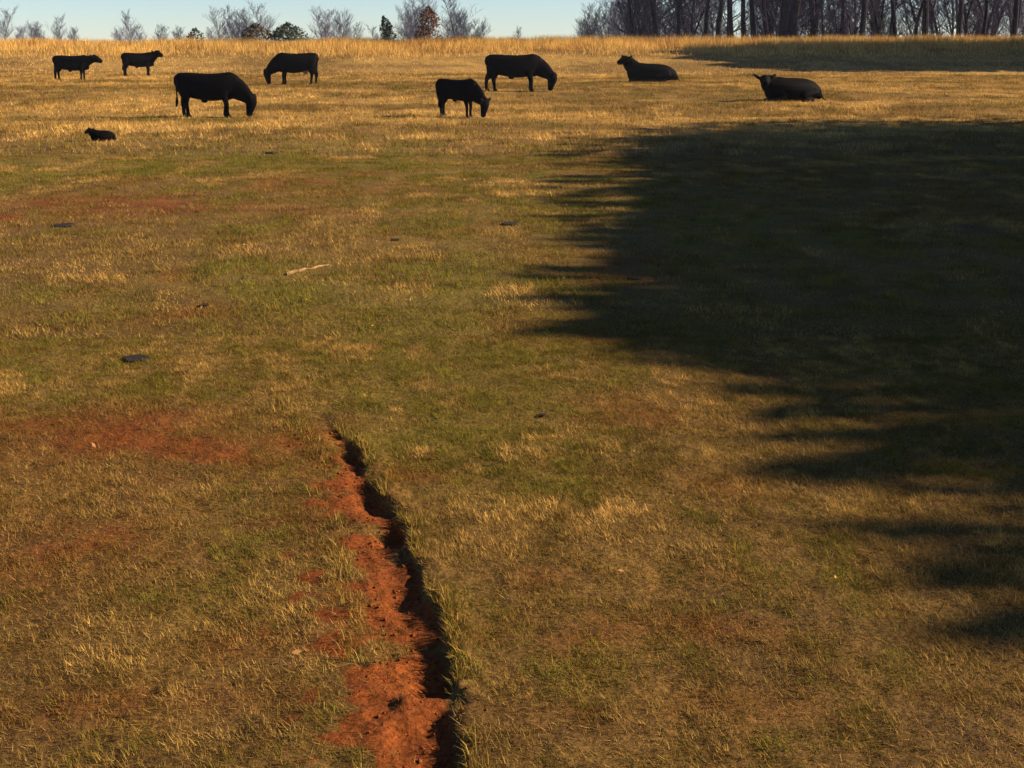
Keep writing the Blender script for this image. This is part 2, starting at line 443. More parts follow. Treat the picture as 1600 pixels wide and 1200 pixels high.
def tube(bm, pts, n=12, up=Vector((0, 0, 1)), fixed=None):
    """pts: (Vector, half width, half height); a closed loft with domed ends"""
    P = [Vector(p[0]) for p in pts]
    dirs = []
    for i in range(len(P)):
        a = P[max(i - 1, 0)]; b = P[min(i + 1, len(P) - 1)]
        dirs.append(fixed or (b - a).normalized())
    rings = []
    def cap(i, sgn):
        c, d, hw, hh = P[i], dirs[i], pts[i][1], pts[i][2]
        r = min(hw, hh)
        out = []
        for k in (.92, .6):
            out.append([bm.verts.new(v) for v in ring(c + d * sgn * r * math.sqrt(1 - k * k) * .8, d, up, hw * k, hh * k, n)])
        return out, bm.verts.new(c + d * sgn * r * .85)
    st, sv = cap(0, -1); en, ev = cap(len(P) - 1, 1)
    rings += st[::-1]
    for i in range(len(P)):
        rings.append([bm.verts.new(v) for v in ring(P[i], dirs[i], up, pts[i][1], pts[i][2], n)])
    rings += en
    for a, b in zip(rings[:-1], rings[1:]):
        for i in range(n):
            bm.faces.new((a[i], a[(i + 1) % n], b[(i + 1) % n], b[i]))
    for i in range(n):
        bm.faces.new((rings[0][(i + 1) % n], rings[0][i], sv))
        bm.faces.new((rings[-1][i], rings[-1][(i + 1) % n], ev))

def sub(pts, k=4):
    """Catmull-Rom refinement of a loft"""
    out = []
    n = len(pts)
    for i in range(n - 1):
        p = [pts[max(i - 1, 0)], pts[i], pts[i + 1], pts[min(i + 2, n - 1)]]
        for j in range(k):
            t = j / k
            def cr(a, b, c, d): return 0.5 * (2 * b + (c - a) * t + (2 * a - 5 * b + 4 * c - d) * t * t + (3 * b - a - 3 * c + d) * t ** 3)
            out.append((cr(*[Vector(q[0]) for q in p]), cr(*[q[1] for q in p]), cr(*[q[2] for q in p])))
    out.append((Vector(pts[-1][0]), pts[-1][1], pts[-1][2]))
    return out

def remeshed(name, bm, vox, smooth=3):
    bmesh.ops.recalc_face_normals(bm, faces=bm.faces)
    me = bpy.data.meshes.new('tmp'); bm.to_mesh(me); bm.free()
    o = bpy.data.objects.new('tmp', me); COL.objects.link(o)
    r = o.modifiers.new('r', 'REMESH'); r.mode = 'VOXEL'; r.voxel_size = vox
    s = o.modifiers.new('s', 'SMOOTH'); s.factor = .5; s.iterations = smooth
    dg = bpy.context.evaluated_depsgraph_get(); dg.update()
    out = bpy.data.meshes.new_from_object(o.evaluated_get(dg)); out.name = name
    bpy.data.objects.remove(o); bpy.data.meshes.remove(me)
    out.polygons.foreach_set('use_smooth', [True] * len(out.polygons))
    return out

def head_parts(bm, poll, mid, muz, s, yaw=0.0, earup=.2):
    """head loft from poll to muzzle; returns eye positions"""
    poll, mid, muz = Vector(poll), Vector(mid), Vector(muz)
    ax = (muz - poll).normalized()
    q = Matrix.Rotation(yaw, 3, 'Z')
    side = (q @ Vector((0, 1, 0))).normalized()
    side = (side - ax * side.dot(ax)).normalized()
    nrm = ax.cross(side)
    if nrm.z > 0 or abs(nrm.z) < .2: pass
    L = (muz - poll).length
    up = ax.cross(side).cross(ax)  # equals side-perp frame
    upv = side.cross(ax)
    pts = [(poll, .13 * s, .13 * s), (poll.lerp(muz, .28), .135 * s, .155 * s), (poll.lerp(muz, .55), .11 * s, .13 * s), (poll.lerp(muz, .82), .09 * s, .10 * s), (muz, .092 * s, .088 * s)]
    tube(bm, sub(pts, 3), 12, upv)
    for sg in (-1, 1):
        b = poll + ax * .05 * s + side * sg * .08 * s
        tip = b + side * sg * .205 * s + Vector((0, 0, earup * .2 * s)) - ax * .09 * s
        tube(bm, [(b, .03 * s, .03 * s), (b.lerp(tip, .5), .075 * s, .035 * s), (tip, .035 * s, .026 * s)], 8, upv)
    return [poll.lerp(muz, .3) + side * sg * .112 * s for sg in (-1, 1)]

def leg(bm, pts):
    tube(bm, sub([(Vector(p[:3]), p[3], p[4] if len(p) > 4 else p[3]) for p in pts], 3), 10, Vector((1, 0, 0)))

def standing_cow(name, pose, step=(0, 0, 0, 0), fat=1.0, legl=1.0, udder=False, headyaw=0.0, tail_side=0.03, young=0.0):
    """local frame: +x forward, z up, hooves on z = 0, about 1.33 m tall at the withers"""
    bm = bmesh.new()
    k = 1 - .16 * young
    prof = [(-.92, 1.26, .88, .15), (-.87, 1.30, .72, .21), (-.62, 1.315, .60, .275 * fat), (-.25, 1.295, .52 + .08 * young, .335 * fat), (.12, 1.285, .48 + .08 * young, .35 * fat),
            (.45, 1.305, .51 + .04 * young, .31 * fat), (.70, 1.33, .60, .24 * fat), (.88, 1.26, .72, .17)]
    body = [((x, 0, (t + b) / 2), w, (t - b) / 2) for x, t, b, w in prof]
    tube(bm, sub(body, 4), 18, fixed=Vector((1, 0, 0)))
    if pose == 'graze':
        neck = [((.50, 0, .97), .19, .33), ((.82, 0, .89), .165, .335), ((1.08, 0, .73), .14, .275), ((1.30, 0, .56), .115, .18)]
        poll, mid, muz = (1.39, 0, .58), (1.3, 0, .28), (1.29, .0, .10)
    elif pose == 'level':
        neck = [((.58, 0, 1.0), .19, .33), ((.88, 0, 1.04), .15, .27), ((1.14, 0, 1.11), .12, .20)]
        poll, mid, muz = (1.16, 0, 1.18), (1.3, 0, 1.16), (1.58, 0, 1.0)
    else:
        neck = [((.58, 0, 1.0), .19, .34), ((.84, 0, 1.08), .155, .29), ((1.03, 0, 1.19), .125, .22)]
        poll = Vector((1.07, 0, 1.27)); muz = poll + Matrix.Rotation(headyaw, 3, 'Z') @ Vector((.42, 0, -.11)); mid = poll.lerp(muz, .4)
    tube(bm, sub(neck, 4), 14)
    eyes = head_parts(bm, poll, mid, muz, (1.13 if pose == 'graze' else 1.28) + .06 * young, headyaw, .15 if pose == 'graze' else .5)
    brisk = [((.82, 0, .74), .12, .19), ((.55, 0, .62), .13, .14)]
    tube(bm, brisk, 10)
    hoofs = []
    for i, sg in enumerate((1, -1)):
        a = step[i]
        y = .175 * sg
        leg(bm, [(-.70, y * .8, 1.0, .13, .23), (-.70 + a * .25, y, .78, .115, .21), (-.745 + a * .6, y, .58, .085, .135), (-.80 + a * .85, y, .44, .06, .085), (-.79 + a, y, .24, .050, .058), (-.78 + a, y, .10, .056, .06), (-.75 + a, y, .04, .06, .065)])
        hoofs.append((-.74 + a, y))
        a = step[2 + i]
        y = .165 * sg
        leg(bm, [(.60, y, .95, .10, .20), (.54 + a * .25, y * 1.1, .68, .085, .125), (.56 + a * .5, y, .50, .07, .09), (.58 + a * .75, y, .37, .058, .066), (.57 + a * .9, y, .22, .047, .052), (.57 + a, y, .10, .054, .057), (.60 + a, y, .04, .058, .062)])
        hoofs.append((.61 + a, y))
    tl = [((-.93, 0, 1.20), .04, .04), ((-.975, tail_side, 1.10), .032, .032), ((-.955, tail_side * 2, .8), .027, .027), ((-.95, tail_side * 2.4, .58), .03, .03), ((-.955, tail_side * 2.6, .46), .05, .05), ((-.975, tail_side * 2.4, .32), .026, .026)]
    tube(bm, sub(tl, 3), 8, Vector((1, 0, 0)))
    if not udder:
        tube(bm, [((-.15, 0, .50 + .09 * young), .06, .06), ((-.05, 0, .47 + .09 * young), .05, .05)], 8)
    me = remeshed(name, bm, .02, 3)
    me.materials.append(M_HIDE)
    return me, hoofs, eyes, (udder and (-.42, 0, .56))

def hoof_mesh():
    bm = bmesh.new()
    prof = [(.074, 0.0), (.068, .035), (.055, .075)]
    rings = []
    for r, z in prof:
        vs = []
        for i in range(12):
            a = 2 * math.pi * i / 12
            x = math.cos(a) * r * 1.12 + (.012 if z < .05 else 0); y = math.sin(a) * r * .86
            if math.cos(a) > .9: x -= .022
            vs.append(bm.verts.new((x, y, z)))
        rings.append(vs)
    for a, b in zip(rings[:-1], rings[1:]):
        for i in range(12): bm.faces.new((a[i], a[(i + 1) % 12], b[(i + 1) % 12], b[i]))
    bm.faces.new(rings[-1]); bm.faces.new(rings[0][::-1])
    me = bm_mesh('hoof', bm); me.materials.append(M_HOOF)
    return me
HOOF = hoof_mesh()
def ball(name, r, m, sc=(1, 1, 1)):
    bm = bmesh.new(); bmesh.ops.create_icosphere(bm, subdivisions=2, radius=r)
    for v in bm.verts: v.co = Vector((v.co.x * sc[0], v.co.y * sc[1], v.co.z * sc[2]))
    me = bm_mesh(name, bm); me.materials.append(m); return me
EYE = ball('eye', .022, M_EYE)
def udder_mesh():
    bm = bmesh.new()
    tube(bm, sub([((-.1, 0, .02), .09, .09), ((0, 0, -.02), .12, .11), ((.12, 0, .03), .08, .07)], 3), 10)
    for sx in (-.05, .05):
        for sy in (-.05, .05):
            tube(bm, [((sx, sy, -.09), .02, .02), ((sx, sy, -.16), .014, .014)], 6, Vector((1, 0, 0)))
    me = bm_mesh('udder', bm); me.materials.append(M_UDDER); return me
UDDER = udder_mesh()

def place_cow(data, loc, heading, scale, label, name='cow', cat='cow', sink=.012, sx=1.0):
    me, hoofs, eyes, ud = data
    z = float(terr(loc.x, loc.y))
    o = link(name, me, None, label=label, category=cat, group='black cattle on the pasture')
    o.location = (loc.x, loc.y, z - sink)
    o.rotation_euler = (0, 0, heading)
    o.scale = (scale * sx, scale, scale)
    for x, y in hoofs:
        h = link('hoof', HOOF, None, o); h.location = (x, y, 0)
    for e in eyes:
        q = link('eye', EYE, None, o); q.location = e
    if ud:
        q = link('udder', UDDER, None, o); q.location = ud
    return o

def lying_cow(name, headyaw=0.0, long=1.0, headlift=0.0, calf=False):
    """lying on its brisket, +x forward, head up, legs folded; z = 0 is the ground"""
    bm = bmesh.new()
    L = long
    body = [((-1.10 * L, 0, .20), .13, .13), ((-.92 * L, 0, .33), .27, .27), ((-.62 * L, .0, .42), .38, .37), ((-.2 * L, 0, .44), .43, .41), ((.2 * L, 0, .44), .42, .42), ((.52 * L, 0, .46), .35, .44), ((.80 * L, 0, .46), .27, .41)]
    tube(bm, sub(body, 4), 18)
    hl = headlift
    neck = [((.55 * L, 0, .54), .23, .34), ((.82 * L, 0, .70 + hl * .5), .20, .34), ((.98 * L, 0, .88 + hl), .16, .27)]
    tube(bm, sub(neck, 4), 14)
    poll = Vector((1.04 * L, 0, .95 + hl)); muz = poll + Matrix.Rotation(headyaw, 3, 'Z') @ Vector((.40, 0, -.15))
    eyes = head_parts(bm, poll, poll.lerp(muz, .4), muz, 1.32, headyaw, .55)
    for sg in (1, -1):
        # folded forelegs
        leg(bm, [(.5 * L, .24 * sg, .42, .12, .18), (.42 * L, .30 * sg, .20, .09, .11), (.78 * L, .27 * sg, .09, .065, .07), (.90 * L, .24 * sg, .065, .055, .055), (.62 * L, .19 * sg, .06, .05, .05)])
        # hind legs tucked forward along the flank
        leg(bm, [(-.72 * L, .24 * sg, .40, .16, .26), (-.38 * L, .40 * sg, .28, .12, .16), (-.30 * L, .44 * sg, .14, .09, .11), (-.66 * L, .45 * sg, .08, .06, .06), (-.40 * L, .50 * sg, .055, .05, .05), (-.18 * L, .50 * sg, .05, .05, .05)])
    tl = [((-1.12 * L, 0, .26), .045, .045), ((-1.22 * L, .05, .12), .03, .03), ((-1.32 * L, .12, .04), .03, .03), ((-1.45 * L, .2, .03), .035, .03)]
    tube(bm, sub(tl, 3), 8)
    me = remeshed(name, bm, .026, 3)
    me.materials.append(M_HIDE)
    return me, [], eyes, None

def cow_at(data, xpix, ypix, heading, hpix, hmodel, label, **k):
    p = px(xpix, ypix)
    s = (hpix / F * p.y) / hmodel
    return place_cow(data, p, heading, s, label, **k)

RIGHT, LEFT = 0.0, math.pi
# standing
cow_at(standing_cow('cow_body', 'level', (.02, -.06, .03, -.04), .92, young=.2), 113, 125, RIGHT + R(4), 39, 1.31, 'black heifer standing with head level, farthest left of the herd', sx=.95)
cow_at(standing_cow('cow_body', 'up', (.0, -.05, .02, -.03), .90, headyaw=R(-35), young=.2), 217, 118.5, RIGHT + R(12), 36.5, 1.31, 'black heifer standing with raised head, looking right from the back of the field', sx=.9)
# grazing
cow_at(standing_cow('cow_body', 'graze', (-.02, .22, -.08, .10), 1.06, tail_side=.0), 325, 183, RIGHT - R(3), 70, 1.31, 'largest black cow, grazing with tail hanging, nearest of the grazing cattle at left', sx=.95)
cow_at(standing_cow('cow_body', 'graze', (.10, -.10, .05, -.03), 1.0, udder=True), 464, 132, LEFT + R(6), 50, 1.31, 'black cow grazing toward the left with pale udder showing', sx=.87)
cow_at(standing_cow('cow_body', 'graze', (-.02, .14, -.03, .05), .86, young=1.0), 714, 182, RIGHT - R(30), 59.5, 1.31, 'smaller black yearling grazing just below the cow in mid field', name='cow', sx=.82)
cow_at(standing_cow('cow_body', 'graze', (-.20, .10, .0, .06), 1.02, tail_side=.02), 803, 142.5, RIGHT - R(2), 57.5, 1.31, 'black cow grazing to the right in mid field, hind legs apart')
# lying
cow_at(lying_cow('cow_body', R(35), 1.06, .10), 1016, 127.5, LEFT - R(4), 29, .85, 'black cow lying down facing left, head up, below the start of the woods', sink=.05)
cow_at(lying_cow('cow_body', R(70), 1.0, -.14), 1236, 157.5, LEFT + R(15), 38, .86, 'black cow lying at far right with both ears out, looking at the camera', sink=.05)
cow_at(lying_cow('calf_body', R(30), .80, -.06, True), 160, 220, LEFT + R(18), 17.5, .85, 'small black calf curled in pale grass at left, nearest to the camera', sink=.02, name='calf', cat='calf')

# ------------------------------------------------------------------ trees
def prism(V, Fq, a, b, ra, rb, n):
    d = b - a
    if d.length < 1e-5: return
    d = d.normalized()
    s = d.cross(Vector((.3, .9, .2))).normalized(); t = s.cross(d)
    i0 = len(V)
    for c, r in ((a, ra), (b, rb)):
        for k in range(n):
            an = 2 * math.pi * k / n
            V.append(c + s * math.cos(an) * r + t * math.sin(an) * r)
    for k in range(n):
        Fq.append((i0 + k, i0 + (k + 1) % n, i0 + n + (k + 1) % n, i0 + n + k))

def bare_tree(seed, H, r0, first, nb, spread, twig, levels=4, lean=0.0, wob=.1, low=0, fork=None):
    rd = random.Random(seed)
    TV, TF, BV, BF = [], [], [], []
    def grow(p, d, L, r, lev):
        nseg = 3 if lev < 3 else 2
        q = p
        for s in range(nseg):
            d2 = (d + Vector((rd.uniform(-1, 1), rd.uniform(-1, 1), rd.uniform(-.3, .9))) * .22).normalized()
            e = q + d2 * (L / nseg)
            ra = max(r * (1 - s / nseg * .6), twig); rb = max(r * (1 - (s + 1) / nseg * .6), twig * .8)
            prism(BV, BF, q, e, ra, rb, 4 if lev < 2 else 3)
            if lev < levels:
                for _ in range(2 if lev < 3 else 2):
                    ax = Vector((rd.uniform(-1, 1), rd.uniform(-1, 1), rd.uniform(-.1, 1.0))).normalized()
                    nd = (d2 * .8 + ax * .85).normalized()
                    grow(q.lerp(e, rd.uniform(.2, 1)), nd, L * rd.uniform(.42, .62), rb * .6, lev + 1)
            q = e; d = d2
    def stem(p, d, N, f0, rad, rstart, forked):
        prev_r = rstart
        n0 = int(round(f0 * N))
        for i in range(n0, N):
            f = (i + 1) / N
            d = (d + Vector((rd.uniform(-wob, wob), rd.uniform(-wob, wob), .04))).normalized()
            e = p + d * (H / N)
            r = rad * (1 - f * .86)
            prism(TV, TF, p, e, prev_r, r, 9)
            if fork and not forked and f >= fork:
                forked = True
                a = rd.uniform(-.5, .5) + rd.choice((0, math.pi))
                d3 = (d + Vector((math.cos(a), math.sin(a), 0)) * .38).normalized()
                d = (d - Vector((math.cos(a), math.sin(a), 0)) * .16).normalized()
                stem(e, d3, N, f, rad * .75, r * .75, True)
            if f > first:
                for _ in range(nb):
                    a = rd.uniform(0, 2 * math.pi)
                    nd = Vector((math.cos(a), math.sin(a), rd.uniform(.35, 1.1))).normalized()
                    grow(p.lerp(e, rd.random()), nd, spread * (1.15 - .75 * f) * rd.uniform(.7, 1.2), r * .5, 1)
            else:
                for _ in range(int(low) + (rd.random() < low % 1)):
                    a = rd.uniform(0, 2 * math.pi)
                    grow(p.lerp(e, rd.random()), Vector((math.cos(a), math.sin(a), rd.uniform(-.1, .7))).normalized(), spread * .5 * rd.uniform(.5, 1), r * .2, 2)
            p = e; prev_r = r
    stem(Vector((0, 0, -.3)), Vector((lean, 0, 1)).normalized(), 14, 0.0, r0, r0 * 1.35, False)
    def mk(n, V, Fq, m):
        me = bpy.data.meshes.new(n); me.from_pydata([tuple(v) for v in V], [], Fq); me.materials.append(m); me.update(); return me
    return mk('trunk', TV, TF, M_BARK), mk('crown', BV, BF, M_TWIG)

def put_tree(parts, loc, scale, rz, label, name='bare_tree', group=None, names=('trunk', 'crown')):
    o = link(name, None, None, label=label, category='tree')
    if group: o['group'] = group
    o.location = loc; o.rotation_euler = (0, 0, rz); o.scale = (scale,) * 3
    for n, me in zip(names, parts): link(n, me, None, o)
    return o

FAR = [bare_tree(100 + i, 12, .16, .2, 3, (4.6, 3.8, 5.0, 4.2)[i], .014, 3, wob=.08, fork=(None, .4, .3, None)[i]) for i in range(4)]
WOOD = [bare_tree(200 + i, 19, .17 + .035 * (i % 4), (.42, .22, .3, .5, .18, .35)[i], 2, 4.5, .016, 3, lean=(-.09, .0, .06, -.03, .10, -.05)[i], wob=.085, low=1.5, fork=(None, .22, .15, None, .3, .12)[i]) for i in range(6)]
SAP = [bare_tree(300 + i, 6, .055, .08, 2, 2.2, .010, 3, wob=.14) for i in range(3)]

ORD = ['first', 'second', 'third', 'fourth', 'fifth', 'sixth', 'seventh', 'eighth', 'ninth', 'tenth', 'eleventh', 'twelfth', 'thirteenth', 'fourteenth', 'fifteenth', 'sixteenth', 'seventeenth']
def z_at(x, y): return float(base_z(x, y))
def far_tree(xp, ytop, Y, label, group, k):
    Y = Y * 1.4
    p = at(xp, ytop, Y)
    g = z_at(p.x, Y)
    put_tree(FAR[k % 4], (p.x, Y, g), max(p.z - g, 3.5) / 13.2, k * 1.7, label, group=group)

clusters = [
 ('hazy bare tree in the low far row at left', [(3, 12, 240), (28, 38, 300), (50, 34, 310), (66, 36, 290), (90, 24, 300), (110, 40, 320)]),
 ('faint bare tree in the far group above the second heifer', [(183, 44, 300), (205, 14, 330), (218, 38, 290), (248, 36, 300), (276, 42, 300)]),
 ('hazy bare tree in the clump left of the wide cedar', [(345, 12, 230), (362, 6, 220), (378, 22, 240), (394, 30, 230), (413, 4, 260), (330, 40, 300)]),
 ('rounded bare tree of the pair right of the wide cedar', [(506, 7, 220), (532, 17, 235)]),
 ('small bare tree between the rounded pair and leaning cedar', [(550, 33, 240), (588, 40, 280)]),
 ('tall bare tree in the clump around the brown oak', [(643, 6, 200), (656, -8, 190), (690, 18, 210), (711, -10, 185), (728, 12, 205), (752, 30, 240)]),
 ('low faint bare tree alone on the skyline between two clumps', [(803, 40, 280)]),
 ('hazy bare tree at the thin left end of the woods', [(912, 32, 190), (924, 20, 180), (936, 6, 170), (948, -4, 165), (962, 2, 175), (978, -10, 160)]),
]
k = 0
for lab, lst in clusters:
    lst = sorted(lst)
    for n_, (xp, yt, Y) in enumerate(lst):
        one = lab if len(lst) == 1 else lab + ', ' + ORD[n_] + ' from left'
        far_tree(xp, yt, Y, one, 'bare trees on the far skyline', k); k += 1

# the woods along the crest at right
def wood_tree(xp, Y, sc, label, v, rz, group):
    x = (xp - PPX) / F * Y
    put_tree(WOOD[v], (x, Y, z_at(x, Y) - .1), sc, rz, label, group=group)
main = [(992, 100, 1.0, 0, 0.2), (1027, 96, .95, 0, .1), (1060, 108, .9, 2, 2.0), (1100, 94, .8, 1, 1.0), (1116, 99, .75, 3, 4.0), (1141, 93, 1.0, 2, 3.3), (1176, 96, 1.05, 1, 5.0),
        (1198, 101, .8, 3, .7), (1242, 104, .9, 4, 2.4), (1270, 97, .95, 3, 1.2), (1309, 94, .8, 1, 3.0), (1341, 90, .95, 2, .4), (1395, 95, 1.0, 0, 4.4), (1440, 92, .9, 3, 1.9), (1490, 97, 1.1, 1, 2.7), (1530, 90, .9, 4, 5.5), (1578, 95, 1.0, 2, .9)]
for n_, (xp, Y, sc, v, rz) in enumerate(main):
    wood_tree(xp, Y, sc, 'dark front trunk of the right woods, ' + ORD[n_] + ' from their left end', v, rz, 'front row of the woods')
wood_tree(1218, 90, 1.35, 'left trunk of the thickest dark pair in the woods', 1, 1.5, None)
wood_tree(1231, 91, 1.3, 'right trunk of the thickest dark pair in the woods', 3, 3.9, None)
rw = random.Random(5)
for i in range(70):
    Y = rw.uniform(104, 160); xp = rw.uniform(985, 1690)
    wood_tree(xp, Y, rw.uniform(.65, 1.0), 'thin bare tree deep in the woods at right', rw.randrange(6), rw.uniform(0, 6), 'trees deep in the woods')
for i in range(44):
    Y = rw.uniform(92, 135); xp = rw.uniform(975, 1690); x = (xp - PPX) / F * Y
    put_tree(SAP[i % 3], (x, Y, z_at(x, Y)), rw.uniform(.6, 1.2), rw.uniform(0, 6), 'twiggy bare sapling under the trees of the woods at right', 'bare_sapling', 'saplings under the woods')

# leafy crowns: evergreens and the oak that kept its brown leaves
def leafy(name, seed, n, prof, size, m, H, droop=.2, core=.35, trunk_r=.12, clumps=26):
    """crown of n small leaf faces; prof(f) = radius at height fraction f"""
    r = np.random.default_rng(seed)
    cf = r.random(clumps); ca = r.random(clumps) * 2 * np.pi; cw = r.random(clumps)
    pick_ = r.integers(0, clumps, n)
    f = np.clip(cf[pick_] + r.normal(0, .07, n), .0, 1)
    rad = np.array([prof(v) for v in f])
    a = ca[pick_] + r.normal(0, .35, n)
    q = (core + (1 - core) * r.random(n) ** .6) * (.72 + .45 * cw[pick_])
    X = np.cos(a) * rad * q; Y = np.sin(a) * rad * q; Z = f * H + r.normal(0, .02 * H, n) - droop * q * rad
    C = np.stack([X, Y, Z], -1)
    u = r.normal(size=(n, 3)); u /= np.linalg.norm(u, axis=1)[:, None]
    w = r.normal(size=(n, 3)); w -= (w * u).sum(1)[:, None] * u; w /= np.linalg.norm(w, axis=1)[:, None]
    s = size * (.6 + .8 * r.random(n))[:, None]
    V = np.stack([C - u * s, C + w * s * .45, C + u * s, C - w * s * .45], 1).reshape(-1, 3)
    me = mesh_np(name, V, np.arange(n * 4), 4); me.materials.append(m)
    TV, TF = [], []
    p = Vector((0, 0, -.3)); rr = random.Random(seed)
    for i in range(8):
        e = p + Vector((rr.uniform(-.03, .03), rr.uniform(-.03, .03), 1)) * (H * .95 / 8)
        prism(TV, TF, p, e, trunk_r * (1 - i / 8.6), trunk_r * (1 - (i + 1) / 8.6), 8)
        for _ in range(3):
            an = rr.uniform(0, 6.28); rb = prof(min(1, (i + .5) / 8)) * .8
            prism(TV, TF, p, p + Vector((math.cos(an) * rb, math.sin(an) * rb, rb * .35)), trunk_r * .3, trunk_r * .06, 4)
        p = e
    tm = bpy.data.meshes.new('trunk'); tm.from_pydata([tuple(v) for v in TV], [], TF); tm.materials.append(M_BARK)
    return tm, me

cone = lambda R0: (lambda f: R0 * (0.15 + min(1, f * 6)) * (1 - f) ** .75 + .1)
dome = lambda R0: (lambda f: R0 * math.sqrt(max(0, 1 - (2 * f - .85) ** 2 * .75)) + .05)
def skyline(parts, xp, ybase, ytop, Y, Hm, label, rz=0, tilt=0, name='cedar_tree'):
    top = at(xp, ytop, Y); g = z_at(top.x, Y)
    o = put_tree(parts, (top.x, Y, g), (top.z - g) / Hm, rz, label, name)
    o.rotation_euler = (0, tilt, rz)
skyline(leafy('crown', 1, 3500, dome(3.0), .16, M_NEEDLE, 4, clumps=70), 450, 52, 37, 108, 4.0, 'wide dark cedar bush on the skyline behind the left-facing grazing cow')
skyline(leafy('crown', 2, 1800, dome(1.3), .14, M_NEEDLE, 4, clumps=70), 305, 55, 44.5, 118, 4.1, 'tiny dark cedar on the skyline above the largest cow', name='cedar_tree')
skyline(leafy('crown', 3, 1800, cone(1.6), .14, M_NEEDLE, 4.5, droop=-.1), 612, 48, 26, 105, 4.5, 'pointed dark cedar leaning left on the skyline', tilt=-.22)
skyline(leafy('crown', 4, 1800, dome(1.8), .15, M_CEDARBROWN, 4, clumps=70), 400, 54, 39, 125, 4.0, 'brownish low bush on the skyline left of the wide dark cedar', name='brown_bush')
skyline(leafy('crown', 5, 2600, dome(1.45), .15, M_OAKLEAF, 5, clumps=40), 669, 50, 13, 100, 4.9, 'oak still holding reddish brown leaves on the skyline', name='oak_tree')

# evergreens added out of view at right, placed to throw shade across the pasture
blunt = lambda R0: (lambda f: R0 * (1 - max(0, f) ** 9) * (.6 + .4 * min(1, f * 3)) + .05)
SH = [leafy('crown', 20 + i, (11000, 11000, 420)[i], blunt(2.6), (.30, .30, .21)[i], M_NEEDLE, 10, core=.0, trunk_r=.22, clumps=(700, 700, 260)[i], droop=.0) for i in range(3)]
rs = random.Random(9)
def shade_tree(xt, yt, hs, v):                # (xt, yt) = where the shade of its top falls
    run = 10.0 * hs / math.tan(SUN_EL)
    x, y = xt + run * math.cos(SUN_AZ), yt + run * math.sin(SUN_AZ)
    put_tree(SH[v], (x, y, z_at(x, y)), hs, rs.uniform(0, 6), 'dense dark evergreen added out of view to shade the pasture' if v < 2 else 'thin airy evergreen added out of view for partial shade on the pasture',
             'added_shade_tree', 'evergreens added out of view for shade' if v < 2 else 'thin evergreens added out of view for shade')
for i in range(17):
    yt = 9.8 + i * 1.25 + rs.uniform(-.2, .2)
    shade_tree(.125 * yt + rs.uniform(0, .35), yt, rs.uniform(.985, 1.03), i % 2)
for i in range(44):                            # sparse trees added so the shade fades out at its left edge
    yt = 9.3 + i * .5 + rs.uniform(-.4, .4)
    shade_tree(rs.uniform(.03, .11) * yt, yt, rs.uniform(.98, 1.06), 2)
for xt, yt in ((2.1, 8.2), (3.0, 7.0), (1.4, 9.0), (3.6, 5.9), (2.0, 7.3), (2.5, 6.4), (1.7, 8.4), (3.0, 5.4), (2.8, 7.8), (3.4, 6.6), (3.4, 31.5), (3.8, 33.0), (5.5, 34.5), (4.2, 32.0), (4.9, 33.6)):  # sparse added trees, partial shade at the near and far ends
    for _ in range(2): shade_tree(xt + rs.uniform(-.4, .4), yt + rs.uniform(-.5, .5), rs.uniform(.95, 1.05), 2)

for i in range(26):                            # more sparse trees added to half-shade the near right corner
    shade_tree(rs.uniform(1.6, 4.0), rs.uniform(4.6, 8.2), rs.uniform(.95, 1.05), 2)
for yt, hs, xt in ((71.5, 1.45, 13.5), (74.5, 1.45, 12.0), (77.0, 1.5, 11.0), (73.0, 1.45, 15.0), (76.0, 1.45, 13.0)):  # unseen trees added to darken the crest grass at right
    shade_tree(xt, yt, hs, int(yt) % 2)

# ------------------------------------------------------------------ small things on the turf
def pat_mesh(seed):
    rd = random.Random(seed); bm = bmesh.new()
    n = 22; ph = [rd.uniform(0, 6.28) for _ in range(4)]
    def rr(a): return 1 + .10 * math.sin(2 * a + ph[0]) + .07 * math.sin(3 * a + ph[1]) + .04 * math.sin(5 * a + ph[2])
    rings = []
    for f, z in ((1.0, -.02), (1.0, .12), (.9, .24), (.68, .27), (.62, .24), (.40, .33), (.34, .31), (.15, .36)):
        rings.append([bm.verts.new((math.cos(2 * math.pi * i / n) * f * rr(2 * math.pi * i / n), math.sin(2 * math.pi * i / n) * f * rr(2 * math.pi * i / n + f), z + rd.uniform(-.015, .015))) for i in range(n)])
    for a, b in zip(rings[:-1], rings[1:]):
        for i in range(n): bm.faces.new((a[i], a[(i + 1) % n], b[(i + 1) % n], b[i]))
    bm.faces.new(rings[-1])
    me = bm_mesh('cow_pat', bm); me.materials.append(M_DUNG); return me
pats = [(213, 563, 43, 1.0, 'large dark cow pat on the turf at left'), (100, 353, 34, .8, 'dull dark cow pat in the upper left turf'), (320, 478, 17, 1, 'small dark cow pat below the pale stick, to its left'),
        (618, 375, 15, 1, 'small dark cow pat right of and above the pale stick'), (797, 351, 28, .8, 'dark cow pat below the gold tuft in mid pasture'), (991, 435, 26, .9, 'dark cow pat at the edge of the deep shade'),
        (848, 651, 14, 1, 'small dark cow pat alone in the lower middle turf'), (425, 240, 20, .8, 'distant flat cow pat in green turf below the largest cow')]
for i, (x, y, w, sc, lab) in enumerate(pats):
    p = px(x, y); s = w / F * p.y / 2
    o = link('cow_pat', pat_mesh(i + 40), None, label=lab, category='dung')
    o.location = (p.x, p.y, float(terr(p.x, p.y)) + .012); o.rotation_euler = (0, 0, i * 1.3); o.scale = (s, s * .9, s * .5)

